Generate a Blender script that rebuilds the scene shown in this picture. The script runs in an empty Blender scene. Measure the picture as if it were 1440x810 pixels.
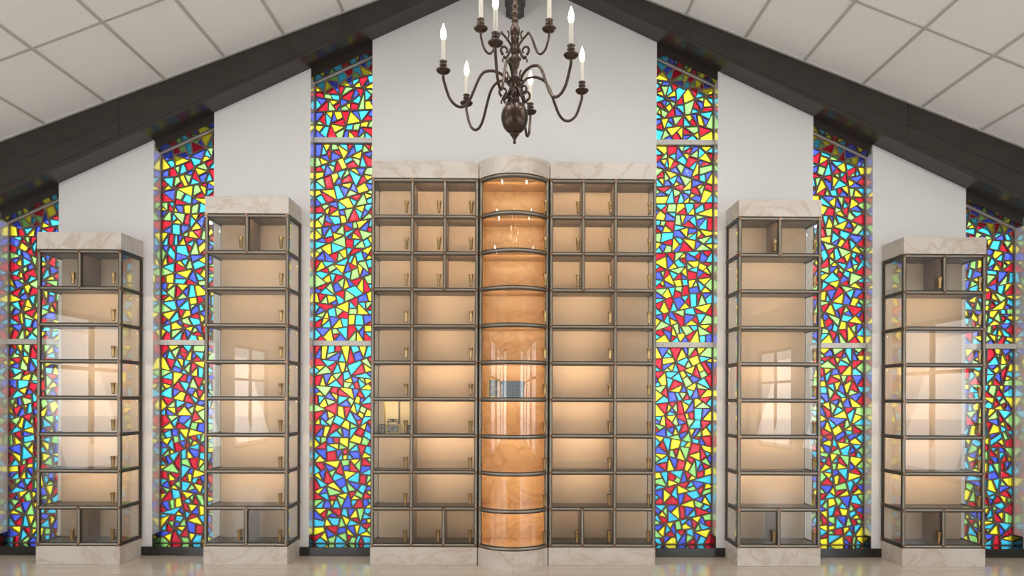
import bpy, math, random
from mathutils import Vector, Matrix
random.seed(7)
sc = bpy.context.scene
COL = sc.collection
R = math.radians
PI = math.pi

# ------------------------------------------------------------------ camera
CAMZ = 1.567
cd = bpy.data.cameras.new('camera'); cam = bpy.data.objects.new('camera', cd); COL.objects.link(cam)
cd.lens = 922 / 1440 * 36; cd.sensor_width = 36; cd.sensor_fit = 'HORIZONTAL'
cd.shift_x = -(727.5 - 720) / 1440; cd.shift_y = (560 - 405) / 1440
cd.clip_start = 0.05; cd.clip_end = 300
cam.matrix_world = (Matrix.Translation((0, 0, CAMZ)) @ Matrix.Rotation(R(-0.34), 4, 'Z')
                    @ Matrix.Rotation(R(90), 4, 'X') @ Matrix.Rotation(R(0.24), 4, 'Z'))
sc.camera = cam

# ------------------------------------------------------------------ world and lights
W_SKY = 2.9
w = bpy.data.worlds.new('sky'); sc.world = w; w.use_nodes = True
nt = w.node_tree; nt.nodes.clear()
o_ = nt.nodes.new('ShaderNodeOutputWorld'); b_ = nt.nodes.new('ShaderNodeBackground')
tc = nt.nodes.new('ShaderNodeTexCoord'); sp = nt.nodes.new('ShaderNodeSeparateXYZ'); rp = nt.nodes.new('ShaderNodeValToRGB')
nt.links.new(tc.outputs['Generated'], sp.inputs[0]); nt.links.new(sp.outputs['Z'], rp.inputs[0])
rp.color_ramp.elements[0].position = 0.0; rp.color_ramp.elements[0].color = (0.92, 0.96, 1.0, 1)
rp.color_ramp.elements[1].position = 0.7; rp.color_ramp.elements[1].color = (0.72, 0.85, 1.0, 1)
nt.links.new(rp.outputs[0], b_.inputs[0]); b_.inputs[1].default_value = W_SKY
nt.links.new(b_.outputs[0], o_.inputs[0])

def area(name, loc, target, sx, sy, energy, color=(1, 1, 1)):
    l = bpy.data.lights.new(name, 'AREA'); l.shape = 'RECTANGLE'; l.size = sx; l.size_y = sy
    l.energy = energy; l.color = color
    o = bpy.data.objects.new(name, l); COL.objects.link(o); o.location = loc
    d = Vector(target) - Vector(loc); o.rotation_euler = d.to_track_quat('-Z', 'Y').to_euler()
    return o
DAY = (1.0, 0.985, 0.965)
# daylight at the windows of the wall behind the photographer
for x in (-4.75, 4.75):
    area('window_daylight', (x, -4.35, 1.55), (x, 0, 3.6), 1.7, 2.3, 46, DAY)
# daylight at the glazed side walls
for s in (-1, 1):
    for y in (-2.6, 0.0, 3.0):
        area('side_window_daylight', (s * 6.15, y, 1.55), (0, y, 3.4), 1.9 if y < 2 else 1.3, 2.0, 32 if y < 2 else 12, DAY)
# rows of small round downlights in the suspended ceiling
for s in (-1, 1):
    for y in (2.7, 3.4):
        for x in (.55, 1.5, 2.5, 3.5, 4.5):
            z = 5.879 - .384 * x - .03
            l = area('downlight', (s * x, y, z), (s * x, y + .12, z - 1),   .16, .16, 9.5, (1, .975, .945)); l.data.shape = 'DISK'

vs = sc.view_settings
vs.view_transform = 'Standard'; vs.look = 'None'; vs.gamma = 1; vs.use_curve_mapping = False
vs.exposure = 0.08

# ------------------------------------------------------------------ materials
def mat(name, base, rough=0.5, metal=0.0, spec=0.5, coat=0.0, noise=None, bump=None):
    """noise = (scale, amount, detail, stretch xyz)   bump = (scale, strength, distance)"""
    m = bpy.data.materials.new(name); m.use_nodes = True
    n = m.node_tree.nodes; L = m.node_tree.links; p = n['Principled BSDF']
    p.inputs['Base Color'].default_value = (*base, 1); p.inputs['Roughness'].default_value = rough
    p.inputs['Metallic'].default_value = metal; p.inputs['Specular IOR Level'].default_value = spec
    p.inputs['Coat Weight'].default_value = coat
    t = n.new('ShaderNodeTexCoord')
    if noise:
        mp = n.new('ShaderNodeMapping'); mp.inputs['Scale'].default_value = noise[3]
        nz = n.new('ShaderNodeTexNoise'); nz.inputs['Scale'].default_value = noise[0]; nz.inputs['Detail'].default_value = noise[2]
        L.new(t.outputs['Object'], mp.inputs[0]); L.new(mp.outputs[0], nz.inputs['Vector'])
        r = n.new('ShaderNodeValToRGB'); a = noise[1]
        r.color_ramp.elements[0].position = .3; r.color_ramp.elements[1].position = .7
        r.color_ramp.elements[0].color = (*[c * (1 - a) for c in base], 1)
        r.color_ramp.elements[1].color = (*[min(1, c * (1 + a)) for c in base], 1)
        L.new(nz.outputs['Fac'], r.inputs[0]); L.new(r.outputs[0], p.inputs['Base Color'])
    if bump:
        nb = n.new('ShaderNodeTexNoise'); nb.inputs['Scale'].default_value = bump[0]; nb.inputs['Detail'].default_value = 4
        L.new(t.outputs['Object'], nb.inputs['Vector'])
        bp = n.new('ShaderNodeBump'); bp.inputs['Strength'].default_value = bump[1]; bp.inputs['Distance'].default_value = bump[2]
        L.new(nb.outputs['Fac'], bp.inputs['Height']); L.new(bp.outputs[0], p.inputs['Normal'])
    return m
ONE = (1, 1, 1)
M = {}
M['wall'] = mat('white_wall_paint', (.70, .69, .68), .42, noise=(1.3, .02, 3, ONE), bump=(180, .05, .001))
M['jamb'] = mat('gloss_white_reveal', (.66, .65, .64), .16, spec=1.0, coat=1.0)
M['jamb'].node_tree.nodes['Principled BSDF'].inputs['IOR'].default_value = 1.9
M['jamb'].node_tree.nodes['Principled BSDF'].inputs['Coat Roughness'].default_value = .14
M['ceil'] = mat('ceiling_tile', (.90, .90, .89), .9, noise=(60, .03, 5, ONE), bump=(220, .25, .002))
M['grid'] = mat('ceiling_grid_metal', (.50, .49, .46), .5)
M['gridwhite'] = mat('ceiling_edge_angle', (.62, .61, .58), .5)
M['beam'] = mat('dark_brown_beam', (.028, .021, .017), .27, spec=.6, noise=(3, .15, 4, (1, 6, 6)))
M['header'] = mat('gloss_brown_header', (.028, .021, .017), .17, spec=.8)
M['header'].node_tree.nodes['Principled BSDF'].inputs['IOR'].default_value = 1.6
M['groove'] = mat('beam_joint', (.010, .008, .007), .5)
M['sill'] = mat('black_sill', (.014, .013, .013), .12, spec=.6)
M['alu'] = mat('mullion_aluminium', (.55, .53, .50), .4, metal=.35)
M['screw'] = mat('dark_screw', (.12, .11, .10), .4, metal=.8)
M['mortar'] = mat('brown_mortar', (.16, .105, .085), .75, noise=(90, .3, 4, ONE), bump=(260, .4, .003))
M['rail'] = mat('bronze_grey_metal', (.275, .24, .19), .32, metal=.75)
M['gasket'] = mat('dark_rail_edge', (.040, .032, .025), .4, metal=.2)
M['bracket'] = mat('antique_bronze_bracket', (.30, .19, .125), .25, metal=.9)
M['shelf'] = mat('dark_bronze_shelf', (.062, .045, .034), .3, spec=.4)
M['divider'] = mat('bronze_divider', (.17, .12, .088), .4)
M['tan'] = mat('niche_back_beige', (.50, .405, .315), .6, noise=(2, .03, 2, ONE))
M['brass'] = mat('brass_vase', (.40, .27, .125), .2, metal=1)
M['chand'] = mat('oil_rubbed_bronze', (.062, .040, .030), .27, metal=.7, spec=.6)
M['wax'] = mat('ivory_candle', (.55, .52, .45), .45)
M['gold'] = mat('gold_leaf_frame', (.55, .40, .14), .3, metal=.9)
M['black'] = mat('black_lacquer', (.02, .02, .022), .3)
M['oak'] = mat('oak_frame', (.62, .36, .12), .45, noise=(6, .2, 4, (1, 1, 6)))
M['cream'] = mat('cream_card', (.78, .70, .46), .6)
M['ground'] = mat('pale_paving', (.66, .66, .64), .8, noise=(2, .08, 4, ONE))
M['photo'] = mat('faded_photograph', (.20, .175, .165), .3, noise=(26, .8, 3, ONE))

def marble(name, base, vein, scale, amt, rough=.3):
    m = bpy.data.materials.new(name); m.use_nodes = True
    n = m.node_tree.nodes; L = m.node_tree.links; p = n['Principled BSDF']
    p.inputs['Roughness'].default_value = rough
    t = n.new('ShaderNodeTexCoord')
    g = n.new('ShaderNodeNewGeometry')
    mp = n.new('ShaderNodeMapping'); mp.inputs['Rotation'].default_value = (0, R(24), 0); mp.inputs['Scale'].default_value = (1, 1, 1.4)
    L.new(g.outputs['Position'], mp.inputs[0])
    n1 = n.new('ShaderNodeTexNoise'); n1.inputs['Scale'].default_value = scale; n1.inputs['Detail'].default_value = 7
    n1.inputs['Distortion'].default_value = 1.4; n1.inputs['Roughness'].default_value = .55
    L.new(mp.outputs[0], n1.inputs['Vector'])
    a = n.new('ShaderNodeMath'); a.operation = 'SUBTRACT'; a.inputs[1].default_value = .5
    b = n.new('ShaderNodeMath'); b.operation = 'ABSOLUTE'
    r = n.new('ShaderNodeValToRGB'); r.color_ramp.elements[0].position = 0; r.color_ramp.elements[1].position = .045
    r.color_ramp.elements[0].color = (1, 1, 1, 1); r.color_ramp.elements[1].color = (0, 0, 0, 1)
    L.new(n1.outputs['Fac'], a.inputs[0]); L.new(a.outputs[0], b.inputs[0]); L.new(b.outputs[0], r.inputs[0])
    n2 = n.new('ShaderNodeTexNoise'); n2.inputs['Scale'].default_value = scale * .9; n2.inputs['Detail'].default_value = 5
    L.new(mp.outputs[0], n2.inputs['Vector'])
    r2 = n.new('ShaderNodeValToRGB'); r2.color_ramp.elements[0].position = .35; r2.color_ramp.elements[1].position = .68
    r2.color_ramp.elements[0].color = (*base, 1); r2.color_ramp.elements[1].color = (*[.6 * x + .4 * y for x, y in zip(base, vein)], 1)
    L.new(n2.outputs['Fac'], r2.inputs[0])
    f = n.new('ShaderNodeMath'); f.operation = 'MULTIPLY'; f.inputs[1].default_value = amt
    L.new(r.outputs[0], f.inputs[0])
    mx = n.new('ShaderNodeMix'); mx.data_type = 'RGBA'
    L.new(f.outputs[0], mx.inputs['Factor']); L.new(r2.outputs[0], mx.inputs['A']); mx.inputs['B'].default_value = (*vein, 1)
    L.new(mx.outputs['Result'], p.inputs['Base Color'])
    return m
M['marble'] = marble('cream_marble', (.62, .565, .505), (.40, .30, .22), 1.9, .5)
M['onyx'] = marble('honey_onyx', (.68, .46, .225), (.46, .25, .10), 2.0, .5)

def floor_mat():
    m = bpy.data.materials.new('pale_plank_floor'); m.use_nodes = True
    n = m.node_tree.nodes; L = m.node_tree.links; p = n['Principled BSDF']
    g = n.new('ShaderNodeNewGeometry')
    br = n.new('ShaderNodeTexBrick'); br.inputs['Scale'].default_value = 1; br.inputs['Brick Width'].default_value = 1.22
    br.inputs['Row Height'].default_value = .2; br.inputs['Mortar Size'].default_value = .003
    br.inputs['Color1'].default_value = (.50, .425, .34, 1); br.inputs['Color2'].default_value = (.57, .49, .40, 1)
    br.inputs['Mortar'].default_value = (.38, .32, .26, 1)
    L.new(g.outputs['Position'], br.inputs['Vector'])
    mp = n.new('ShaderNodeMapping'); mp.inputs['Scale'].default_value = (1.2, 14, 1)
    nz = n.new('ShaderNodeTexNoise'); nz.inputs['Scale'].default_value = 2.5; nz.inputs['Detail'].default_value = 6
    L.new(g.outputs['Position'], mp.inputs[0]); L.new(mp.outputs[0], nz.inputs['Vector'])
    r = n.new('ShaderNodeValToRGB'); r.color_ramp.elements[0].color = (.8, .8, .8, 1); r.color_ramp.elements[1].color = (1.15, 1.13, 1.1, 1)
    L.new(nz.outputs['Fac'], r.inputs[0])
    mx = n.new('ShaderNodeMix'); mx.data_type = 'RGBA'; mx.blend_type = 'MULTIPLY'; mx.inputs['Factor'].default_value = 1
    L.new(br.outputs['Color'], mx.inputs['A']); L.new(r.outputs[0], mx.inputs['B']); L.new(mx.outputs['Result'], p.inputs['Base Color'])
    p.inputs['Roughness'].default_value = .22; p.inputs['Coat Weight'].default_value = .3; p.inputs['Coat Roughness'].default_value = .15
    return m
M['floor'] = floor_mat()

def clear_glass(name, tint=(.97, .98, .97), refl=1.0):
    m = bpy.data.materials.new(name); m.use_nodes = True
    n = m.node_tree.nodes; L = m.node_tree.links; n.clear()
    o = n.new('ShaderNodeOutputMaterial'); t = n.new('ShaderNodeBsdfTransparent'); g = n.new('ShaderNodeBsdfGlossy')
    t.inputs[0].default_value = (*tint, 1); g.inputs['Roughness'].default_value = .004
    lw = n.new('ShaderNodeLayerWeight'); lw.inputs['Blend'].default_value = .5
    fr = n.new('ShaderNodeMath'); fr.operation = 'POWER'; fr.inputs[1].default_value = 5; L.new(lw.outputs['Facing'], fr.inputs[0])
    f2 = n.new('ShaderNodeMath'); f2.operation = 'MULTIPLY_ADD'; f2.inputs[1].default_value = .96 * refl; f2.inputs[2].default_value = .04 * refl; f2.use_clamp = True
    mx = n.new('ShaderNodeMixShader')
    L.new(fr.outputs[0], f2.inputs[0]); L.new(f2.outputs[0], mx.inputs[0]); L.new(t.outputs[0], mx.inputs[1]); L.new(g.outputs[0], mx.inputs[2])
    L.new(mx.outputs[0], o.inputs[0])
    return m
M['glass'] = clear_glass('clear_glass', refl=1.1)
M['sideglass'] = clear_glass('side_glass_pane', refl=1.7)
M['winglass'] = clear_glass('window_glass')

def stained(name, tint):
    """faceted slab glass: mostly clear-tinted with a little scatter, seedy thickness variation"""
    m = bpy.data.materials.new(name); m.use_nodes = True
    n = m.node_tree.nodes; L = m.node_tree.links; n.clear()
    o = n.new('ShaderNodeOutputMaterial')
    g0 = n.new('ShaderNodeNewGeometry')
    nz = n.new('ShaderNodeTexNoise'); nz.inputs['Scale'].default_value = 55; nz.inputs['Detail'].default_value = 3
    L.new(g0.outputs['Position'], nz.inputs['Vector'])
    r = n.new('ShaderNodeValToRGB'); r.color_ramp.elements[0].position = .3; r.color_ramp.elements[1].position = .72
    r.color_ramp.elements[0].color = (*[c * .72 for c in tint], 1)
    r.color_ramp.elements[1].color = (*[min(1, c * 1.22 + .015) for c in tint], 1)
    L.new(nz.outputs['Fac'], r.inputs[0])
    t = n.new('ShaderNodeBsdfTransparent'); tr = n.new('ShaderNodeBsdfTranslucent'); gl = n.new('ShaderNodeBsdfGlossy')
    gl.inputs['Roughness'].default_value = .12
    bp = n.new('ShaderNodeBump'); bp.inputs['Strength'].default_value = .5; bp.inputs['Distance'].default_value = .004
    L.new(nz.outputs['Fac'], bp.inputs['Height']); L.new(bp.outputs[0], gl.inputs['Normal'])
    L.new(r.outputs[0], t.inputs[0]); L.new(r.outputs[0], tr.inputs[0])
    m1 = n.new('ShaderNodeMixShader'); m1.inputs[0].default_value = .12
    L.new(t.outputs[0], m1.inputs[1]); L.new(tr.outputs[0], m1.inputs[2])
    m2 = n.new('ShaderNodeMixShader'); m2.inputs[0].default_value = .05
    L.new(m1.outputs[0], m2.inputs[1]); L.new(gl.outputs[0], m2.inputs[2]); L.new(m2.outputs[0], o.inputs[0])
    return m
TINTS = [('yellow', (.92, .70, .02)), ('red', (.52, .003, .018)), ('cyan', (.045, .46, .60)),
         ('green', (.27, .56, .13)), ('blue', (.05, .08, .52))]
STAIN = [stained('stained_glass_' + a, b) for a, b in TINTS]

def emis(name, col, s):
    m = bpy.data.materials.new(name); m.use_nodes = True
    n = m.node_tree.nodes; n.clear(); o = n.new('ShaderNodeOutputMaterial'); e = n.new('ShaderNodeEmission')
    e.inputs[0].default_value = (*col, 1); e.inputs[1].default_value = s; m.node_tree.links.new(e.outputs[0], o.inputs[0]); return m
M['flame'] = emis('lit_flame_bulb', (1, .84, .62), 26)

def plaid():
    m = bpy.data.materials.new('blue_grey_plaid_cloth'); m.use_nodes = True
    n = m.node_tree.nodes; L = m.node_tree.links; p = n['Principled BSDF']; p.inputs['Roughness'].default_value = .8
    t = n.new('ShaderNodeTexCoord'); wv = n.new('ShaderNodeTexWave'); wv.inputs['Scale'].default_value = 22; wv.bands_direction = 'X'
    w2 = n.new('ShaderNodeTexWave'); w2.inputs['Scale'].default_value = 22; w2.bands_direction = 'Z'
    L.new(t.outputs['Object'], wv.inputs[0]); L.new(t.outputs['Object'], w2.inputs[0])
    a = n.new('ShaderNodeMath'); a.operation = 'ADD'; L.new(wv.outputs['Fac'], a.inputs[0]); L.new(w2.outputs['Fac'], a.inputs[1])
    r = n.new('ShaderNodeValToRGB'); r.color_ramp.elements[0].color = (.08, .105, .14, 1); r.color_ramp.elements[1].color = (.27, .30, .34, 1)
    h = n.new('ShaderNodeMath'); h.operation = 'MULTIPLY'; h.inputs[1].default_value = .5
    L.new(a.outputs[0], h.inputs[0]); L.new(h.outputs[0], r.inputs[0]); L.new(r.outputs[0], p.inputs['Base Color']); return m
M['plaid'] = plaid()

# ------------------------------------------------------------------ mesh builder
class MB:
    def __init__(s): s.v = []; s.f = []; s.m = []; s.sm = []
    def add(s, vs, fs, mi=0, smooth=False):
        o = len(s.v); s.v += [tuple(p) for p in vs]
        for f in fs: s.f.append([i + o for i in f]); s.m.append(mi); s.sm.append(smooth)
    def box(s, x0, x1, y0, y1, z0, z1, mi=0):
        vs = [(x, y, z) for z in (z0, z1) for y in (y0, y1) for x in (x0, x1)]
        s.add(vs, [(0, 2, 3, 1), (4, 5, 7, 6), (0, 1, 5, 4), (2, 6, 7, 3), (0, 4, 6, 2), (1, 3, 7, 5)], mi); return s
    def prism(s, poly, a, b, axis='y', mi=0, smooth=False):
        """poly of 2-D points extruded from a to b: axis y -> (x,z); axis z -> (x,y)"""
        n = len(poly)
        P = (lambda p, t: (p[0], t, p[1])) if axis == 'y' else (lambda p, t: (p[0], p[1], t))
        s.add([P(p, a) for p in poly] + [P(p, b) for p in poly],
              [tuple(range(n)), tuple(range(2 * n - 1, n - 1, -1))], mi)
        s.add([P(p, a) for p in poly] + [P(p, b) for p in poly], [(i, i + n, (i + 1) % n + n, (i + 1) % n) for i in range(n)], mi, smooth); return s
    def tube(s, pts, r, n=10, mi=0, cap=True):
        pts = [Vector(p) for p in pts]; rs = r if isinstance(r, (list, tuple)) else [r] * len(pts)
        vs = []; ref = None
        for i, p in enumerate(pts):
            d = (pts[min(i + 1, len(pts) - 1)] - pts[max(i - 1, 0)]).normalized()
            if ref is None: ref = Vector((0, 0, 1)) if abs(d.z) < .9 else Vector((0, 1, 0))
            a = d.cross(ref).normalized(); b = a.cross(d).normalized(); ref = b
            for k in range(n):
                t = 2 * PI * k / n; vs.append(p + rs[i] * (math.cos(t) * a + math.sin(t) * b))
        fs = [(i * n + k, i * n + (k + 1) % n, (i + 1) * n + (k + 1) % n, (i + 1) * n + k) for i in range(len(pts) - 1) for k in range(n)]
        s.add(vs, fs, mi, True)
        if cap:
            s.add(vs[:n], [tuple(range(n))], mi); s.add(vs[-n:], [tuple(range(n - 1, -1, -1))], mi)
        return s
    def lathe(s, prof, c=(0, 0, 0), n=20, mi=0):
        vs = [(c[0] + r * math.cos(2 * PI * k / n), c[1] + r * math.sin(2 * PI * k / n), c[2] + z) for r, z in prof for k in range(n)]
        fs = [(i * n + k, i * n + (k + 1) % n, (i + 1) * n + (k + 1) % n, (i + 1) * n + k) for i in range(len(prof) - 1) for k in range(n)]
        s.add(vs, fs, mi, True)
        if prof[0][0] > 1e-4: s.add(vs[:n], [tuple(range(n - 1, -1, -1))], mi)
        if prof[-1][0] > 1e-4: s.add(vs[-n:], [tuple(range(n))], mi)
        return s
    def mesh(s, name, mats):
        me = bpy.data.meshes.new(name); me.from_pydata(s.v, [], s.f)
        for m in (mats if isinstance(mats, list) else [mats]): me.materials.append(m)
        me.polygons.foreach_set('material_index', s.m); me.polygons.foreach_set('use_smooth', s.sm)
        me.update(); return me

WL = {}
def ob(name, me, parent=None, pos=(0, 0, 0), bevel=0):
    """link mesh me (vertices relative to pos) at world position pos, under parent"""
    o = bpy.data.objects.new(name, me); COL.objects.link(o); pos = Vector(pos)
    if parent is not None: o.parent = parent; o.location = pos - WL[parent.name]
    else: o.location = pos
    WL[o.name] = pos
    if bevel:
        b = o.modifiers.new('bevel', 'BEVEL'); b.width = bevel; b.segments = 2; b.limit_method = 'ANGLE'
    return o
def empty(name, loc, label=None, cat=None, group=None, kind=None):
    o = bpy.data.objects.new(name, None); COL.objects.link(o); o.location = loc; WL[o.name] = Vector(loc); o.empty_display_size = .1
    tag(o, label, cat, group, kind); return o
def tag(o, label=None, cat=None, group=None, kind=None):
    for k, v in (('label', label), ('category', cat), ('group', group), ('kind', kind)):
        if v: o[k] = v
    return o
def fix_normals(o):
    import bmesh
    bm = bmesh.new(); bm.from_mesh(o.data); bmesh.ops.recalc_face_normals(bm, faces=bm.faces); bm.to_mesh(o.data); bm.free()

# ------------------------------------------------------------------ planes and room numbers (metres)
YF, YB, YW, YG, YBEAM = 6.147, 6.45, 6.505, 6.64, 6.28       # unit fronts, niche backs, wall, stained glass, beam face
WS, WA = .465, 5.764       # beam underside slope and height at the centre line
CS, CA = .384, 5.879       # ceiling slope and height at the centre line
HX = 5.9                   # half width of the room
wz = lambda x: WA - WS * abs(x)
cz = lambda x: CA - CS * abs(x)
OPEN = [(1.411, 2.021), (2.972, 3.568), (4.50, 5.094)]

def struct(name, mb, m, bevel=0, label=None):
    o = ob(name, mb.mesh(name, m), bevel=bevel); o['kind'] = 'structure'
    if label: o['label'] = label
    fix_normals(o); return o

struct('floor', MB().box(-6.1, 6.1, -4.5, 6.70, -.12, 0), M['floor'])
g = MB().box(-40, 40, -45, 45, -.30, -.14); struct('ground', g, M['ground'])

# front wall: piers between the glass strips
mb = MB()
def pier(x0, x1):
    if x0 < 0 < x1: poly = [(x0, 0), (x1, 0), (x1, wz(x1)), (0, wz(0)), (x0, wz(x0))]
    else: poly = [(x0, 0), (x1, 0), (x1, wz(x1)), (x0, wz(x0))]
    mb.prism(poly, YW, 6.72)
xs = [-HX] + [-v for p in reversed(OPEN) for v in reversed(p)] + [v for p in OPEN for v in p] + [HX]
for i in range(0, len(xs), 2): pier(xs[i], xs[i + 1])
wf = struct('wall_front', mb, [M['wall'], M['jamb']])
for p_ in wf.data.polygons:
    if abs(p_.normal.x) > .9 and abs(p_.center.x) < 5.5: p_.material_index = 1

# side walls with window openings, and the wall behind the photographer
def wall_with_holes(name, axis, at, a0, a1, top, holes, thick=.15):
    mb = MB(); cuts = sorted({a0, a1} | {h[0] for h in holes} | {h[1] for h in holes} | ({0.0} if axis == 'x' else set()))
    for c0, c1 in zip(cuts, cuts[1:]):
        hole = [h for h in holes if h[0] <= c0 + 1e-6 and h[1] >= c1 - 1e-6]
        segs = [(0, hole[0][2]), (hole[0][3], None)] if hole else [(0, None)]
        for z0, z1 in segs:
            if axis == 'x':
                t0, t1 = (top(c0), top(c1)) if z1 is None else (z1, z1)
                mb.prism([(c0, z0), (c1, z0), (c1, t1), (c0, t0)], at - thick, at)
            else:
                t = top(0) if z1 is None else z1
                mb.box(min(at, at + thick), max(at, at + thick), c0, c1, z0, t)
    return struct(name, mb, M['wall'])
bh = [(x - .9, x + .9, .25, 2.85) for x in (-4.75, 4.75)]
wall_with_holes('wall_back', 'x', -4.05, -HX, HX, cz, bh)
sh = [(y - 1.0, y + 1.0, .45, 2.7) for y in (-2.6, 0.0, 3.0)]
wall_with_holes('wall_right', 'y', HX, -4.2, 6.72, lambda x: cz(HX), sh)
wall_with_holes('wall_left', 'y', -HX, -4.2, 6.72, lambda x: cz(HX), sh, thick=-.15)
k = 7
for (a, b, z0, z1) in bh:
    f = MB()
    for (u0, u1, v0, v1) in ((a, a + .06, z0, z1), (b - .06, b, z0, z1), (a, b, z0, z0 + .06), (a, b, z1 - .06, z1), ((a + b) / 2 - .03, (a + b) / 2 + .03, z0, z1)):
        f.box(u0, u1, -4.16, -4.08, v0, v1)
    struct('window_%d' % k, f, M['groove'], label='plain window frame in the wall behind the photographer'); k += 1

for s in (-1, 1):
    for (a, b, z0, z1) in sh:
        f = MB()
        for (u0, u1, v0, v1) in ((a, a + .06, z0, z1), (b - .06, b, z0, z1), (a, b, z0, z0 + .06), (a, b, z1 - .06, z1), ((a + b) / 2 - .03, (a + b) / 2 + .03, z0, z1), (a, b, 1.93, 1.98)):
            f.box(min(s * 5.95, s * 6.0), max(s * 5.95, s * 6.0), u0, u1, v0, v1)
        struct('window_%d' % k, f, M['groove']); k += 1

# ceiling: two sloping planes, overhanging the gable outside
EX = 7.35
for s, nm in ((-1, 'left'), (1, 'right')):
    p = [(0, CA), (s * 6.2, cz(6.2)), (s * 6.2, cz(6.2) + .06), (0, CA + .06)]
    mb = MB().prism(p, -4.3, EX)
    o = struct('ceiling' if s < 0 else 'ceiling.001', mb, M['ceil'])
    # lay-in grid
    gm = MB(); c = 1 / math.sqrt(1 + CS * CS)
    def bar(x0, x1, y0, y1, dz=.008):
        q = [(s * x0, cz(x0) + .003), (s * x1, cz(x1) + .003), (s * x1, cz(x1) - dz), (s * x0, cz(x0) - dz)]
        gm.prism(q, y0, y1)
    for n in range(-1, 11):
        x = .506 + .566 * n
        if x > .12: bar(x - .011, x + .011, -4.05, YBEAM)
    y = 5.32
    while y > -4: bar(.1, HX, y - .012, y + .012, .0075); y -= 1.204
    bar(.1, HX, YBEAM - .022, YBEAM + .01, .010)
    struct('trim_1' if s < 0 else 'trim_2', gm, M['grid'])

# tapered roof beams on the gable, with joints, and the ridge beam
for s, nm in ((-1, 'trim_3'), (1, 'trim_4')):
    mb = MB()
    mb.prism([(0, CA - .002), (s * HX, cz(HX) - .002), (s * HX, wz(HX)), (0, WA)], YBEAM, 6.9)
    o = struct(nm, mb, M['beam'])
    gv = MB()
    for x in (1.66, 3.78): gv.box(s * x - .003, s * x + .003, YBEAM - .002, YBEAM + .002, wz(x) + .002, cz(x) - .01)
    for fr in (.12, .5):
        pts = []
        for x in ((1.3, HX) if fr == .12 else (3.78, HX)):
            z = wz(x) + fr * (cz(x) - wz(x)); pts.append((s * x, z))
        (xa, za), (xb, zb) = pts
        gv.prism([(xa, za - .0025), (xb, zb - .0025), (xb, zb + .0025), (xa, za + .0025)], YBEAM - .0015, YBEAM + .001)
    gg = ob('beam_joint', gv.mesh('beam_joint', M['groove']), o); fix_normals(gg)
rb = MB().box(-.088, .088, -4.05, YW, 5.345, CA - .02); rb.box(-.060, .060, -4.05, YW - .004, 5.325, 5.35); rb.box(-.10, .10, -4.05, YW - .01, 5.44, 5.46)
struct('trim_5', rb, M['beam'])

# window headers, sills
hd = MB(); sl = MB(); tr = MB()
for s in (-1, 1):
    for (a, b) in OPEN:
        H = .084
        hd.prism([(s * a, wz(a) - H), (s * b, wz(b) - H), (s * b, wz(b) + .02), (s * a, wz(a) + .02)], YW + .02, 6.9)
        tr.prism([(s * a, wz(a) - H - .014), (s * b, wz(b) - H - .014), (s * b, wz(b) - H), (s * a, wz(a) - H)], YG - .02, YG + .02)
        sl.box(min(s * a, s * b), max(s * a, s * b), YW - .02, 6.75, 0.002, .088)
        sl.box(min(s * b, s * (b + .105)), max(s * b, s * (b + .105)), YW - .02, YW, 0.002, .088)
        sl.box(min(s * b, s * (b - .012)), max(s * b, s * (b - .012)), YW + .005, YG - .01, .088, .205)
struct('trim_6', hd, M['header']); struct('trim_7', tr, M['alu']); struct('baseboard_front', sl, M['sill'], bevel=.003)

# ------------------------------------------------------------------ stained glass strips
def area2(p): return .5 * sum(p[i][0] * p[(i + 1) % len(p)][1] - p[(i + 1) % len(p)][0] * p[i][1] for i in range(len(p)))
def cut(p, c, n):
    A, B = [], []; d = [(q[0] - c[0]) * n[0] + (q[1] - c[1]) * n[1] for q in p]
    for i in range(len(p)):
        j = (i + 1) % len(p)
        if d[i] >= 0: A.append(p[i])
        if d[i] <= 0: B.append(p[i])
        if d[i] * d[j] < 0:
            t = d[i] / (d[i] - d[j]); q = (p[i][0] + t * (p[j][0] - p[i][0]), p[i][1] + t * (p[j][1] - p[i][1])); A.append(q); B.append(q)
    return A, B
def qual(p):
    per = sum(math.dist(p[i], p[(i + 1) % len(p)]) for i in range(len(p)))
    me = min(math.dist(p[i], p[(i + 1) % len(p)]) for i in range(len(p)))
    q = 4 * PI * abs(area2(p)) / per ** 2
    q /= {3: .604, 4: .785}.get(len(p), .86)
    if me < .03: q *= .55
    return q * {3: 1.7, 4: .9}.get(len(p), .55)
def shatter(p, tgt, out, rnd):
    a = abs(area2(p))
    if a < tgt * rnd.uniform(.75, 1.9): out.append(p); return
    best = None
    cx = sum(q[0] for q in p) / len(p); cy = sum(q[1] for q in p) / len(p)
    ext = math.sqrt(a)
    for k in range(16):
        if a > tgt * 6: t = rnd.uniform(0, PI); big = True
        else: t = rnd.uniform(0, PI); big = False
        c = (cx + rnd.uniform(-.2, .2) * ext, cy + rnd.uniform(-.2, .2) * ext)
        if not big and rnd.random() < .6:
            v = rnd.choice(p); t = math.atan2(c[1] - v[1], c[0] - v[0]) + PI / 2; c = v
            n = (math.cos(t), math.sin(t))
            # exact corner cut
            A, B = cut(p, (v[0], v[1]), n)
        else:
            n = (math.cos(t), math.sin(t)); A, B = cut(p, c, n)
        if len(A) < 3 or len(B) < 3: continue
        aa, ab = abs(area2(A)), abs(area2(B))
        if min(aa, ab) < .25 * a: continue
        sc_ = min(qual(A), qual(B)) + .3 * (qual(A) + qual(B)) + rnd.uniform(0, .12)
        if best is None or sc_ > best[0]: best = (sc_, A, B)
    if best is None: out.append(p); return
    shatter(best[1], tgt, out, rnd); shatter(best[2], tgt, out, rnd)
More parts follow.
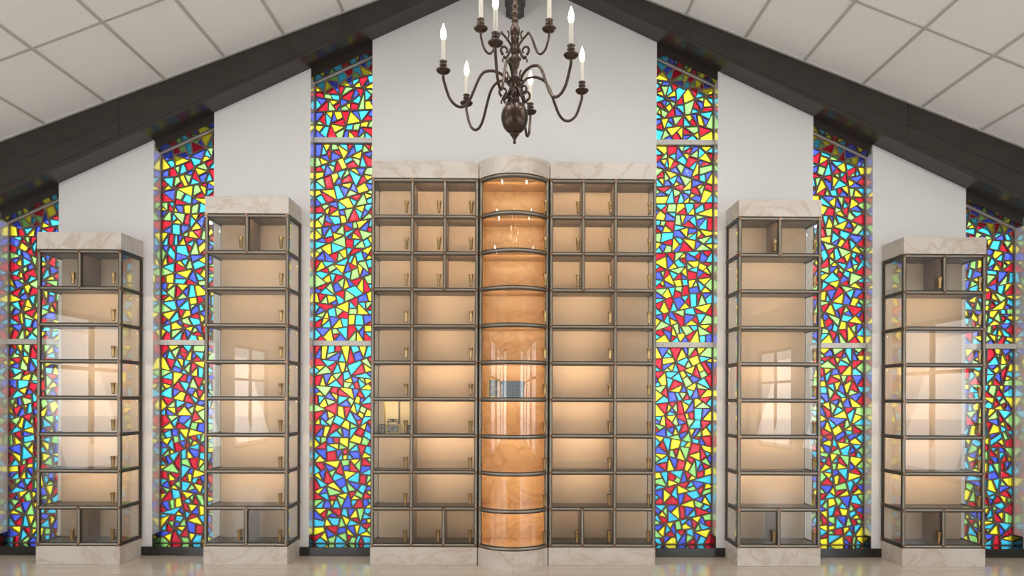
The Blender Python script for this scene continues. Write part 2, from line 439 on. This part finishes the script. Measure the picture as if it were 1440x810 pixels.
def clean(p, eps=.004):
    q = []
    for a in p:
        if not q or math.dist(q[-1], a) > eps: q.append(a)
    while len(q) > 3 and math.dist(q[0], q[-1]) < eps: q.pop()
    return q
def inset(p, d):
    if area2(p) < 0: p = p[::-1]
    r = p[:]
    for i in range(len(p)):
        a, b = p[i], p[(i + 1) % len(p)]; L = math.dist(a, b)
        if L < 1e-6: continue
        n = (-(b[1] - a[1]) / L, (b[0] - a[0]) / L)
        r, _ = cut(r, (a[0] + n[0] * d, a[1] + n[1] * d), n)
        if len(r) < 3: return None
    return clean(r)
def chop(p, rnd):
    """nip sharp corners"""
    out = []
    n = len(p)
    for i in range(n):
        a, b, c = Vector(p[i - 1]), Vector(p[i]), Vector(p[(i + 1) % n])
        u = (a - b); v = (c - b); d = min(min(u.length, v.length) * rnd.uniform(.02, .08), .005)
        out.append(tuple(b + u.normalized() * d)); out.append(tuple(b + v.normalized() * d))
    return out
def grid_poly(poly, rnd):
    """first break the tall strip into rough blocks so that the pieces stay even"""
    return [poly]
def mosaic(win, x0, x1, z0, z1a, z1b, rnd):
    """one panel between x0..x1 and z0..top (z1a at x0, z1b at x1)"""
    pieces = []
    shatter([(x0, z0), (x1, z0), (x1, z1b), (x0, z1a)], .0062, pieces, rnd)
    mo = MB(); gl = MB(); done = []
    YM0, YM1 = YG - .004, YG + .022
    for p in pieces:
        p = clean(p, .0015)
        if len(p) < 3: continue
        if area2(p) < 0: p = p[::-1]
        q = inset(p, rnd.uniform(.0050, .0078))
        if q is None or abs(area2(q)) < .00035: mo.prism(p, YM0, YM1); continue
        q = chop(q, rnd); q = clean(q, .0008)
        # opaque mortar around the piece: front ring, back ring and the reveal
        n = len(p); m_ = len(q)
        cx = sum(a[0] for a in q) / m_; cz_ = sum(a[1] for a in q) / m_
        ang = lambda a: math.atan2(a[1] - cz_, a[0] - cx)
        O = sorted(p, key=ang); I = sorted(q, key=ang)
        # stitch outer and inner loops by angle
        for yy in (YM0, YM1):
            vs = [(a[0], yy, a[1]) for a in O] + [(a[0], yy, a[1]) for a in I]; fs = []
            i = j = 0; ao = [ang(a) for a in O]; ai = [ang(a) for a in I]
            while i < n or j < m_:
                no = ao[i % n] + (2 * PI if i >= n else 0) if i <= n else 99
                nx_o = (ao[(i + 1) % n] + (2 * PI if i + 1 >= n else 0)) if i < n else 99
                nx_i = (ai[(j + 1) % m_] + (2 * PI if j + 1 >= m_ else 0)) if j < m_ else 99
                if nx_o <= nx_i: fs.append((i % n, (i + 1) % n, n + j % m_)); i += 1
                else: fs.append((i % n, n + (j + 1) % m_, n + j % m_)); j += 1
            mo.add(vs, fs)
        mo.add([(a[0], YM0, a[1]) for a in I] + [(a[0], YM1, a[1]) for a in I], [(t, (t + 1) % m_, m_ + (t + 1) % m_, m_ + t) for t in range(m_)])
        # colour: unlike its neighbours
        w_ = []
        for c in range(5):
            d = min([math.dist((cx, cz_), e[:2]) for e in done if e[2] == c] or [.3])
            w_.append((min(d, .16) + rnd.uniform(0, .055)) * (1.08 if c < 3 else .95))
        c = w_.index(max(w_)); done.append((cx, cz_, c))
        # piece of glass: chamfered faceted front, tilted a little
        f = rnd.uniform(.72, .86); tx, tz = rnd.uniform(-.02, .02), rnd.uniform(-.02, .02)
        A = [(a[0], YG + .002, a[1]) for a in I]
        B = [(cx + (a[0] - cx) * f, YG - .008 + tx * (a[0] - cx) + tz * (a[1] - cz_), cz_ + (a[1] - cz_) * f) for a in I]
        gl.add(A + B, [(t, (t + 1) % m_, m_ + (t + 1) % m_, m_ + t) for t in range(m_)] + [tuple(range(m_, 2 * m_))], c)
    return mo, gl
BARZ, BARZ2 = 2.114, 4.159
wi = 0
for s, idxs in ((-1, (2, 1, 0)), (1, (0, 1, 2))):
    for wi_ in idxs:
        wi += 1; a, b = OPEN[wi_]; rnd = random.Random(40 + wi)
        x0, x1 = (a - .05, b - .002) if s > 0 else (-b + .002, -a + .05)
        # hidden edge runs a little behind the pier
        if s > 0: x0 = a + .0
        else: x1 = -a
        x0 += .001; x1 -= .001
        root = empty('window_%d' % wi, ((x0 + x1) / 2, YG, .09), kind='structure')
        bars = [BARZ] + ([BARZ2] if wi_ == 0 else [])
        edges = [.088] + bars + [None]
        for i in range(len(edges) - 1):
            zl = edges[i] + (.024 if i else 0)
            if edges[i + 1] is None: ta, tb = wz(x0) - .098, wz(x1) - .098
            else: ta = tb = edges[i + 1] - .024
            mo, gl = mosaic(root, x0, x1, zl, ta, tb, rnd)
            org = WL[root.name]
            for nm, bb, mm in (('mortar', mo, M['mortar']), ('glass_mosaic', gl, STAIN)):
                bb.v = [tuple(Vector(v) - org) for v in bb.v]
                ob(nm, bb.mesh(nm, mm), root, org)
        for z in bars:
            xa, xb = x0, x1
            m_ = MB().box(xa, xb, YG - .035, YG + .03, z - .025, z + .025)
            for xx in ((xa * .85 + xb * .15), (xa * .4 + xb * .6)): m_.lathe([(.005, 0), (.004, .002)], (0, 0, 0), 8, 1) if False else m_.box(xx - .004, xx + .004, YG - .037, YG - .034, z - .004, z + .004, 1)
            m_.v = [tuple(Vector(v) - org) for v in m_.v]
            ob('mullion_bar', m_.mesh('mullion_bar', [M['alu'], M['screw']]), root, org)

# ------------------------------------------------------------------ columbarium furniture
PITCH, Z0 = .3417, .187
RW = .012                      # visible rail half width
def rz(n): return Z0 + PITCH * n
# shared meshes ---------------------------------------------------
def bracket_mesh():
    m = MB()
    m.box(-.011, .011, -.006, .012, -.011, .011)
    for dx in (-1, 1):
        for dz in (-1, 1):
            c = (dx * .0105, -.008, dz * .0105)
            m.add([(c[0] + .0075 * math.cos(t) , c[1] + .004, c[2] + .0075 * math.sin(t)) for t in [PI / 4 * q for q in range(8)]] +
                  [(c[0] + .0045 * math.cos(t), c[1] - .002, c[2] + .0045 * math.sin(t)) for t in [PI / 4 * q for q in range(8)]],
                  [(q, (q + 1) % 8, 8 + (q + 1) % 8, 8 + q) for q in range(8)] + [tuple(range(8, 16))], 0, False)
            m.box(c[0] - .006, c[0] + .006, -.004, .010, c[2] - .006, c[2] + .006)
    m.box(-.005, .005, -.014, -.004, -.005, .005)
    m.v = [(x * 1.03, y, z * 1.12) for x, y, z in m.v]
    return m.mesh('corner_bracket', M['bracket'])
BRK = bracket_mesh()
def vase_mesh():
    m = MB()
    m.lathe([(.0, -.052), (.0115, -.052), (.0125, -.047), (.0135, -.02), (.0165, .02), (.019, .044), (.0215, .050), (.0215, .054), (.018, .054), (.016, .03), (.0, .028)], (0, 0, 0), 16)
    m.box(-.004, .004, .012, .026, -.008, .03)
    return m.mesh('bud_vase', M['brass'])
VASE = vase_mesh()
_c = {}
def cached(key, fn):
    if key not in _c: _c[key] = fn()
    return _c[key]
def rail_mesh(L, axis='x'):
    """rail: dark edged channel with a rounded bronze-grey face"""
    def f():
        m = MB(); h = L / 2
        if axis == 'x':
            m.box(-h, h, 0, .020, -.020, .020, 1)
            pr = [(RW * math.sin(t), -.010 * math.cos(t)) for t in [R(-90 + 22.5 * q) for q in range(9)]]
            vs = [(x, y + .001, z) for x in (-h, h) for z, y in pr]
        else:
            m.box(-.016, .016, 0, .020, -h, h, 1)
            pr = [(RW * math.sin(t), -.010 * math.cos(t)) for t in [R(-90 + 22.5 * q) for q in range(9)]]
            vs = [(x, y + .001, z) for z in (-h, h) for x, y in pr]
        m.add(vs, [(q, q + 1, q + 10, q + 9) for q in range(8)], 0, True)
        return m.mesh('frame_rail' if axis == 'x' else 'frame_post', [M['rail'], M['gasket']])
    return cached((axis, round(L, 4)), f)
def door_mesh(w_, h_):
    def f():
        m = MB().box(-w_ / 2, w_ / 2, -.003, .003, -h_ / 2, h_ / 2); return m.mesh('glass_door', M['glass'])
    return cached(('d', round(w_, 4), round(h_, 4)), f)

def led(parent, x0, x1, z, e, y=YF + .045):
    low = z < CAMZ + .35
    """warm lamp strip under the top of a niche"""
    l = bpy.data.lights.new('niche_lamp', 'AREA'); l.shape = 'RECTANGLE'; l.size = (x1 - x0) * .9; l.size_y = .012
    l.energy = e * (x1 - x0) / .3 * (1.35 if low else 1); l.color = (1, .69, .41)
    o = bpy.data.objects.new('niche_lamp', l); COL.objects.link(o)
    o.parent = parent; o.location = Vector(((x0 + x1) / 2, y, z)) - WL[parent.name]
    o.rotation_euler = (R(78 if low else 56), 0, 0)     # towards the upper back
    return o

def flat_unit(root, xl, xr, nrows, cells, lamp, side_glass=(True, True), tower=False):
    """cells(row) -> list of post x positions (incl. ends) for row counted from the bottom (0)"""
    zb, zt = rz(0), rz(nrows)
    # plinth and crown
    px = .014
    yb_ = YW - .002
    for nm, a, b in (('marble_plinth', 0.0, Z0 - .018), ('marble_crown', zt + .020, zt + .178)):
        m = MB().box((xl - xr) / 2 - px, (xr - xl) / 2 + px, YF - .012 - YF, yb_ - YF, 0, b - a)
        ob(nm, m.mesh(nm, M['marble']), root, ((xl + xr) / 2, YF, a), bevel=.003)
    # rails and posts of the front
    for n in range(nrows + 1):
        ob('frame_rail', rail_mesh(xr - xl), root, ((xl + xr) / 2, YF - .002, rz(n)))
    runs = {}
    for r_ in range(nrows):
        for x in cells(r_): runs.setdefault(round(x, 4), []).append(r_)
    for x, rr in runs.items():
        st = rr[0]; pv = st
        for r_ in rr[1:] + [999]:
            if r_ != pv + 1:
                L = (pv + 1 - st) * PITCH
                ob('frame_post', rail_mesh(L, 'z'), root, (x, YF - .0035, rz(st) + L / 2)); st = r_
            pv = r_
    done = set()
    for x, rr in runs.items():
        for r_ in rr:
            for e in (r_, r_ + 1):
                if (x, e) not in done:
                    done.add((x, e)); ob('corner_bracket', BRK, root, (x, YF - .006, rz(e)))
    # back panel, shelves, partitions
    m = MB().box(xl - root.location.x, xr - root.location.x, 0, .02, zb, zt); ob('back_panel', m.mesh('back_panel', M['tan']), root, (root.location.x, YB, 0))
    for n in range(nrows + 1):
        m = cached(('sh', round(xr - xl, 4)), lambda: MB().box(-(xr - xl) / 2 + .006, (xr - xl) / 2 - .006, 0, YB - YF - .02, -.009, .009).mesh('shelf', M['shelf']))
        ob('shelf', m, root, ((xl + xr) / 2, YF + .02, rz(n)))
    ins = .008
    for x, rr in runs.items():
        if abs(x - xl) < 1e-3 or abs(x - xr) < 1e-3: continue
        for r_ in rr:
            m = cached('dv', lambda: MB().box(-.008, .008, 0, YB - YF - .022, .010, PITCH - .010).mesh('partition', M['divider']))
            ob('partition', m, root, (x, YF + .021, rz(r_)))
    # sides
    for s, x, glass in ((-1, xl, side_glass[0]), (1, xr, side_glass[1])):
        if glass:
            for r_ in range(nrows):
                m = cached('sg', lambda: MB().box(-.003, .003, 0, YB - YF - .05, .016, PITCH - .016).mesh('side_glass', M['sideglass']))
                ob('side_glass', m, root, (x + s * .003, YF + .022, rz(r_)))
            for n in range(nrows + 1):
                m = cached('sr', lambda: MB().box(-.012, .012, 0, YW - YF - .04, -.017, .017).mesh('side_rail', M['gasket']))
                ob('side_rail', m, root, (x + s * .004, YF + .014, rz(n)), bevel=.004)
            m = MB().box(-.012, .012, -.012, .012, zb, zt); ob('rear_post', m.mesh('rear_post', M['gasket']), root, (x + s * .004, YW - .022, 0), bevel=.003)
            if tower:
                for n in range(nrows + 1):
                    ob('corner_bracket', cached('rb', lambda: MB().box(-.016, .016, -.012, .012, -.018, .018).mesh('corner_bracket', M['bracket'])), root, (x + s * .006, YW - .024, rz(n)), bevel=.004)
        else:
            m = MB().box(-.006, .006, 0, YB - YF - .02, zb, zt); ob('side_panel', m.mesh('side_panel', M['divider']), root, (x - s * .006, YF + .02, 0))
    # doors, each with its brass bud vase; the lamp of each niche
    for r_ in range(nrows):
        cs = cells(r_)
        for j in range(len(cs) - 1):
            a, b = cs[j], cs[j + 1]
            d = ob('glass_door', door_mesh(b - a - .032, PITCH - .042), root, ((a + b) / 2, YF + .012, rz(r_) + PITCH / 2))
            ob('bud_vase', VASE, d, (b - .052, YF - .016, rz(r_) + .088))
            e = lamp(r_, j)
            if e > 0: led(root, a + .012, b - .012, rz(r_ + 1) - .028, e)

# centre: two flat banks and the bowed one between
def bank_cells(xs3):
    def f(r_):
        return xs3 if r_ in (0, 7, 8, 9) else [xs3[0]] + xs3[1:][0:1] + [xs3[3]] if xs3[0] < 0 else [xs3[0], xs3[2], xs3[3]]
    return f
XS = [.349, .650, .953, 1.320]
lampc = {0: .4, 1: .6, 2: .85, 3: .85, 4: .85, 5: .85, 6: .9, 7: 1.25, 8: 1.25, 9: 1.25}
LE = 0.8
rootL = empty('niche_cabinet', (-.8335, YF, 0), 'wide glass-fronted niche cabinet left of the bowed centre, small framed pictures in one niche', 'cabinet', 'glass-fronted niche cabinets')
flat_unit(rootL, -1.320, -.349, 10, bank_cells([-1.320, -.953, -.650, -.349]), lambda r, j: LE * lampc[r] * (.7 if j == 0 else 1), (True, False))
rootR = empty('niche_cabinet', (.8335, YF, 0), 'wide glass-fronted niche cabinet right of the bowed amber centre, all its niches empty', 'cabinet', 'glass-fronted niche cabinets')
flat_unit(rootR, .349, 1.320, 10, bank_cells(XS), lambda r, j: LE * lampc[r] * (.7 if (j == (1 if r in range(1, 7) else 2)) else 1), (False, True))

# bowed bank
BX, BD = .307, .165
BR = (BX * BX + BD * BD) / (2 * BD); BYC = YF - BD + BR; BA = math.asin(BX / BR)
def arc(r, n=20, a=BA): return [(r * math.sin(-a + 2 * a * i / n), BYC - r * math.cos(-a + 2 * a * i / n)) for i in range(n + 1)]
root = empty('bowed_niche_cabinet', (0, YF, 0), 'curved-front glass niche cabinet with honey onyx lining at the centre of the wall', 'cabinet', 'glass-fronted niche cabinets')
for nm, a, b in (('marble_plinth', 0, Z0 - .018), ('marble_crown', rz(10) + .020, rz(10) + .178)):
    pl = [(x, y - YF) for x, y in arc(BR + .012, 12)]
    pl = [(-.3275, YW - .002 - YF), (-.3275, -.012)] + pl[0:] + [(.3275, -.012), (.3275, YW - .002 - YF)]
    pl = [(max(-.3275, min(.3275, x)), y) for x, y in pl]
    m = MB().prism(pl, 0, b - a, 'z'); o = ob(nm, m.mesh(nm, M['marble']), root, (0, YF, a)); fix_normals(o)
# posts at each side of the bow
for s in (-1, 1):
    L = 10 * PITCH
    m = MB().box(-.012, .012, 0, .02, -L / 2, L / 2, 1); 
    ob('frame_post', rail_mesh(L, 'z'), root, (s * .309, YF - .0035, rz(5)))
    m = MB().box(-.004, .004, 0, YB - YF - .02, rz(0), rz(10)); ob('side_panel', m.mesh('side_panel', M['onyx']), root, (s * .302, YF + .02, 0))
    for n in range(11): ob('corner_bracket', BRK, root, (s * .309, YF - .006, rz(n)))
m = MB().box(-.30, .30, 0, .02, rz(0), rz(10)); ob('back_panel', m.mesh('back_panel', M['onyx']), root, (0, YB, 0))
def curved_rail():
    m = MB(); A0, A1 = arc(BR - .012), arc(BR + .006)
    n = len(A0)
    vs = [(x, y - YF, z) for z in (-.020, .020) for A in (A0, A1) for x, y in A]
    fs = []
    for i in range(n - 1):
        fs += [(n + i, n + i + 1, 3 * n + i + 1, 3 * n + i), (i, i + 1, n + i + 1, n + i), (2 * n + i, 3 * n + i, 3 * n + i + 1, 2 * n + i + 1), (i, 2 * n + i, 2 * n + i + 1, i + 1)]
    m.add(vs, fs, 1)
    pr = [(RW * math.sin(t), BR + .005 + .010 * math.cos(t)) for t in [R(-90 + 22.5 * q) for q in range(9)]]
    vs = []
    for z, r in pr: vs += [(x, y - YF, z) for x, y in arc(r)]
    m.add(vs, [(q * n + i, q * n + i + 1, (q + 1) * n + i + 1, (q + 1) * n + i) for q in range(8) for i in range(n - 1)], 0, True)
    return m.mesh('curved_rail', [M['rail'], M['gasket']])
CR = curved_rail()
def bow_shelf():
    pl = [(x, y - YF) for x, y in arc(BR - .016)] + [(.296, .02), (.296, YB - YF), (-.296, YB - YF), (-.296, .02)]
    return MB().prism(pl, -.008, .008, 'z').mesh('shelf', M['onyx'])
BS = bow_shelf()
def bow_glass():
    m = MB(); h = PITCH / 2 - .021; n = 21
    for k_, r in enumerate((BR - .001, BR + .004)):
        vs = [(x, y - YF, z) for z in (-h, h) for x, y in arc(r, 20, BA * .97)]
        f = [(i, i + 1, n + i + 1, n + i) for i in range(n - 1)]
        m.add(vs, f if k_ else [t[::-1] for t in f], 0, True)
    return m.mesh('curved_glass_door', M['glass'])
BG = bow_glass()
for n in range(11):
    ob('curved_rail', CR, root, (0, YF, rz(n))); o = ob('shelf', BS, root, (0, YF, rz(n)))
fix_normals(o)
for r_ in range(10):
    d = ob('curved_glass_door', BG, root, (0, YF, rz(r_) + PITCH / 2))
    a = BA * .84
    ob('bud_vase', VASE, d, ((BR + .028) * math.sin(a), BYC - (BR + .028) * math.cos(a), rz(r_) + .088))
    led(root, -.28, .28, rz(r_ + 1) - .028, .55 * LE, y=YF + .0)

# towers
def tower(cx, nrows, label, lit):
    root = empty('niche_tower', (cx, YF, 0), label, 'cabinet', 'free-standing glass niche towers')
    h = .3765
    f = lambda r_: [cx - h, cx, cx + h] if r_ in (0, nrows - 1) else [cx - h, cx + h]
    flat_unit(root, cx - h, cx + h, nrows, f, lit, (True, True), True)
    return root
lt = lambda n: (lambda r, j: LE * (.15 if r == 0 else (.12 if n == 8 else .45) if r == n - 1 else .62))
tower(-4.055, 8, 'shorter glass niche tower at the far left of the wall', lt(8))
tower(-2.497, 9, 'taller glass niche tower left of the wide cabinets', lt(9))
tower(2.497, 9, 'taller glass niche tower right of the wide cabinets', lt(9))
tower(4.050, 8, 'shorter glass niche tower at the far right of the wall', lt(8))

# ------------------------------------------------------------------ things kept in the niches
def frame_thing(name, label, x, y, z, w_, h_, b, fm, cat='picture frame', lean=8, rot=0, group=None):
    r = empty(name, (x, y, z), label, cat, group); r.rotation_euler = (R(-lean), 0, R(rot))
    m = MB()
    for (a, c, d, e) in ((-w_ / 2, w_ / 2, 0, b), (-w_ / 2, w_ / 2, h_ - b, h_), (-w_ / 2, -w_ / 2 + b, b, h_ - b), (w_ / 2 - b, w_ / 2, b, h_ - b)):
        m.box(a, c, -.008, .004, d, e)
    ob('frame_border', m.mesh('frame_border', fm), r, (x, y, z), bevel=.0015)
    ob('photograph', MB().box(-w_ / 2 + b * .8, w_ / 2 - b * .8, -.003, .002, b * .8, h_ - b * .8).mesh('photograph', M['photo']), r, (x, y, z))
    return r
ZS = rz(3) + .0095
pb = empty('display_board', (-1.145, YB - .03, ZS), 'cream display board with a brown upright behind the small framed pictures', 'board')
ob('board_panel', MB().box(-.125, .155, 0, .012, 0, .308).mesh('board_panel', M['cream']), pb, WL[pb.name])
ob('upright', MB().box(.022, .036, -.012, 0, 0, .308).mesh('upright', M['divider']), pb, WL[pb.name])
ob('upright', MB().box(-.120, -.109, -.010, 0, 0, .308).mesh('upright', M['gold']), pb, WL[pb.name])
frame_thing('picture_frame', 'gold framed photograph in the middle of the niche with the display board', -1.145, YF + .09, ZS, .135, .098, .012, M['gold'])
frame_thing('picture_frame', 'small black framed photograph at the left of the gold framed one', -1.255, YF + .10, ZS, .07, .095, .008, M['black'])
frame_thing('picture_frame', 'small dark photograph frame behind the brass vase, right of the gold framed one', -1.0, YF + .10, ZS, .055, .085, .007, M['groove'])
m = MB()
for s in (-1, 1):
    pts = [(s * (.004 + .05 * t) , 0, .002 + .022 * math.sin(t * PI) + .006 * math.sin(3 * PI * t)) for t in [i / 12 for i in range(13)]]
    m.tube(pts, .0035, 8)
    m.tube([(s * (.026 + .012 * math.cos(q)), 0, .016 + .010 * math.sin(q)) for q in [i * PI / 6 for i in range(11)]], .003, 8)
m.lathe([(.0, 0), (.007, .0), (.010, .014), (.005, .026), (0, .034)], (0, 0, 0), 12)
m.box(-.058, .058, -.012, .012, -.004, .003); m.box(-.05, -.042, -.008, .008, -.116, -.003); m.box(.042, .05, -.008, .008, -.116, -.003)
o = ob('scroll_ornament', m.mesh('scroll_ornament', M['black']), None, (-1.155, YF + .155, ZS + .116)); tag(o, 'black wrought scroll ornament on legs rising behind the gold framed photograph', 'ornament')
ZB = rz(4) + .0085
frame_thing('picture_frame', 'oak framed photograph standing left of the blue grey box in the bowed cabinet', -.188, YF + .02, ZB, .12, .195, .02, M['oak'], lean=6)
def soft_box(w_, d_, h_, r=.03):
    pl = []
    for cx_, cz2, a0 in ((w_ / 2 - r, h_ - r, 0), (-w_ / 2 + r, h_ - r, 90)):
        pl += [(cx_ + r * math.cos(R(a0 + 15 * k)), cz2 + r * math.sin(R(a0 + 15 * k))) for k in range(7)]
    pl += [(-w_ / 2, 0), (w_ / 2, 0)]
    return MB().prism(pl, -d_ / 2, d_ / 2, 'y')
bx = empty('keepsake_box', (-.01, YF + .03, ZB), 'blue grey plaid cloth covered box inside the bowed amber cabinet', 'box')
o = ob('box_body', soft_box(.215, .14, .125, .018).mesh('box_body', M['plaid']), bx, WL[bx.name], bevel=.006); fix_normals(o)
o = ob('lid', soft_box(.228, .15, .045, .022).mesh('lid', M['plaid']), bx, (-.01, YF + .03, ZB + .122), bevel=.006); fix_normals(o)

# ------------------------------------------------------------------ chandelier
CX, CY = 0.0, 3.8
K = CY / 922.0
zy = lambda y: CAMZ + (560 - y) * K
root = empty('chandelier', (CX, CY, zy(203)), 'dark bronze two-tiered chandelier with lit candle bulbs hanging in front of the gable', 'chandelier')
B0 = WL[root.name]
def col(name, prof, n=24, mi='chand'):
    m = MB().lathe([(r * K, (203 - y) * K) for r, y in prof], (0, 0, 0), n); return ob(name, m.mesh(name, M[mi]), root, B0)
col('finial', [(0, 203), (1.8, 202), (2.4, 200.5), (1.6, 198.5), (1.8, 197), (3, 195), (4.2, 192), (6.5, 190), (6.8, 188.5), (5, 187)])
ball = [(5, 188)]
for i in range(1, 24):
    t = PI * i / 24; ball.append((19 * math.sin(t) ** .95, 165.5 + 22.8 * math.cos(t)))
ball.append((6, 143.2)); col('ball', [p for p in ball if p[0] > 4.6], 32)
col('lower_stem', [(6, 144), (7.5, 142.5), (7, 141), (5.2, 140), (6.5, 137), (7.2, 133), (6.6, 129), (5, 127), (7, 126), (7.5, 124.5), (6, 123.5), (6, 113), (7.4, 112), (7.4, 110), (4, 108), (3.4, 104), (4.2, 101), (3.2, 98), (5, 96), (6.6, 91), (7.2, 86), (6, 81), (4, 77), (5.4, 76), (6.2, 74.5), (4.6, 73)])
col('upper_stem', [(4.6, 73.5), (6.4, 72), (5.4, 70), (5.4, 56), (6.4, 54.5), (5, 53), (6, 50), (7.2, 46), (6.8, 41), (5, 36), (3.4, 31.5), (4.8, 30), (4.8, 28), (3.2, 26.5), (4, 24), (5.8, 21), (6, 19.5), (4.2, 17), (3, 14), (5, 11), (5.4, 9), (3.4, 6), (2.8, 0), (3.8, -6), (3, -14), (5, -22), (3, -30), (2.2, -40)])
ztop = 5.325
m = MB().tube([(0, 0, 243 * K), (0, 0, ztop - B0.z)], .006, 8); ob('hanging_rod', m.mesh('hanging_rod', M['chand']), root, B0)
m = MB().lathe([(.0, 0), (.03, .002), (.055, .025), (.06, .04)], (0, 0, 0), 20); ob('ceiling_canopy', m.mesh('ceiling_canopy', M['chand']), root, (CX, CY, ztop - .04))
def spline(pts, n=6):
    out = []
    P = [pts[0]] + pts + [pts[-1]]
    for i in range(1, len(P) - 2):
        for k_ in range(n):
            t = k_ / n; a, b, c, d = [Vector(q) for q in P[i - 1:i + 3]]
            out.append(.5 * ((2 * b) + (-a + c) * t + (2 * a - 5 * b + 4 * c - d) * t * t + (-a + 3 * b - 3 * c + d) * t ** 3))
    out.append(Vector(pts[-1])); return out
def arm_mesh(Rr, up, crest, low, scroll):
    """arm in the local xz plane: leaves the hub, rises, dips, and rises to the drip pan at radius Rr"""
    m = MB()
    pts = [(.022, 0, -.02), (.05, 0, .0 + crest * .3), (.085, 0, crest * .85), (.13 * Rr / .43 + .02, 0, crest), (.21 * Rr / .43, 0, crest * .3), (.28 * Rr / .43, 0, low * .8), (.335 * Rr / .43, 0, low), (.39 * Rr / .43, 0, low * .78), (.425 * Rr / .43, 0, low * .25), (Rr, 0, up)]
    m.tube(spline(pts), .0082 if scroll else .0068, 10)
    # acanthus scrolls near the hub
    sp_ = []
    for i in range(22):
        t = i / 21; a = -1.2 + t * 5.4; r = .030 * (1 - .62 * t)
        sp_.append((.066 + r * math.cos(a), 0, -.055 + r * math.sin(a)))
    m.tube(sp_, [.0078 - .003 * i / 21 for i in range(22)], 8)
    m.tube(spline([(.026, 0, -.03), (.045, 0, -.075), (.062, 0, -.098), (.074, 0, -.088)]), .0075, 8)
    m.tube(spline([(.05, 0, .005), (.040, 0, .045), (.052, 0, .065)]), [.006] * 6 + [.005] * 6 + [.002], 8)
    m.tube(spline([(.066, 0, -.09), (.082, 0, -.115), (.076, 0, -.125)]), .004, 8)
    return m.mesh('arm', M['chand'])
def pan_mesh(k):
    return MB().lathe([(0, -.040 * k), (.006 * k, -.040 * k), (.008 * k, -.030 * k), (.006 * k, -.024 * k), (.016 * k, -.018 * k), (.034 * k, -.008 * k), (.043 * k, .002 * k), (.044 * k, .006 * k), (.036 * k, .006 * k), (.020 * k, .010 * k), (.011 * k, .014 * k),
                       (.010 * k, .022 * k), (.021 * k, .030 * k), (.024 * k, .038 * k), (.017 * k, .044 * k), (.016 * k, .05 * k), (.023 * k, .055 * k), (.023 * k, .060 * k), (.013 * k, .061 * k)], (0, 0, 0), 20).mesh('drip_pan', M['chand'])
def candle_mesh(): return MB().lathe([(.0125, 0), (.0125, .118), (.010, .126), (.0, .127)], (0, 0, 0), 16).mesh('candle_sleeve', M['wax'])
def bulb_mesh(): return MB().lathe([(.007, 0), (.013, .012), (.0165, .028), (.014, .048), (.007, .070), (.002, .088), (0, .092)], (0, 0, 0), 12).mesh('flame_bulb', M['flame'])
PAN, CAN, BUL = pan_mesh(.92), candle_mesh(), bulb_mesh()
def arms(n, start, Rr, zh, pan_z, crest, low, big):
    me = arm_mesh(Rr, pan_z - zh - .03, crest, low, big)
    for i in range(n):
        th = R(start + 360 / n * i)              # clockwise from the side facing the photographer
        a = ob('arm', me, root, (CX, CY, zh)); a.rotation_euler = (0, 0, -PI / 2 + th)
        WL[a.name] = Vector((0, 0, 0))
        for nm, mm, dz in (('drip_pan', PAN, 0), ('candle_sleeve', CAN, .05), ('flame_bulb', BUL, .176)):
            c = bpy.data.objects.new(nm, mm); COL.objects.link(c); c.parent = a; c.location = (Rr, 0, pan_z - zh + dz)
arms(6, -14, .418, zy(118), CAMZ + 1.835, .055, -.175, True)
arms(3, -60, .222, zy(62), CAMZ + 2.075, .045, -.10, False)
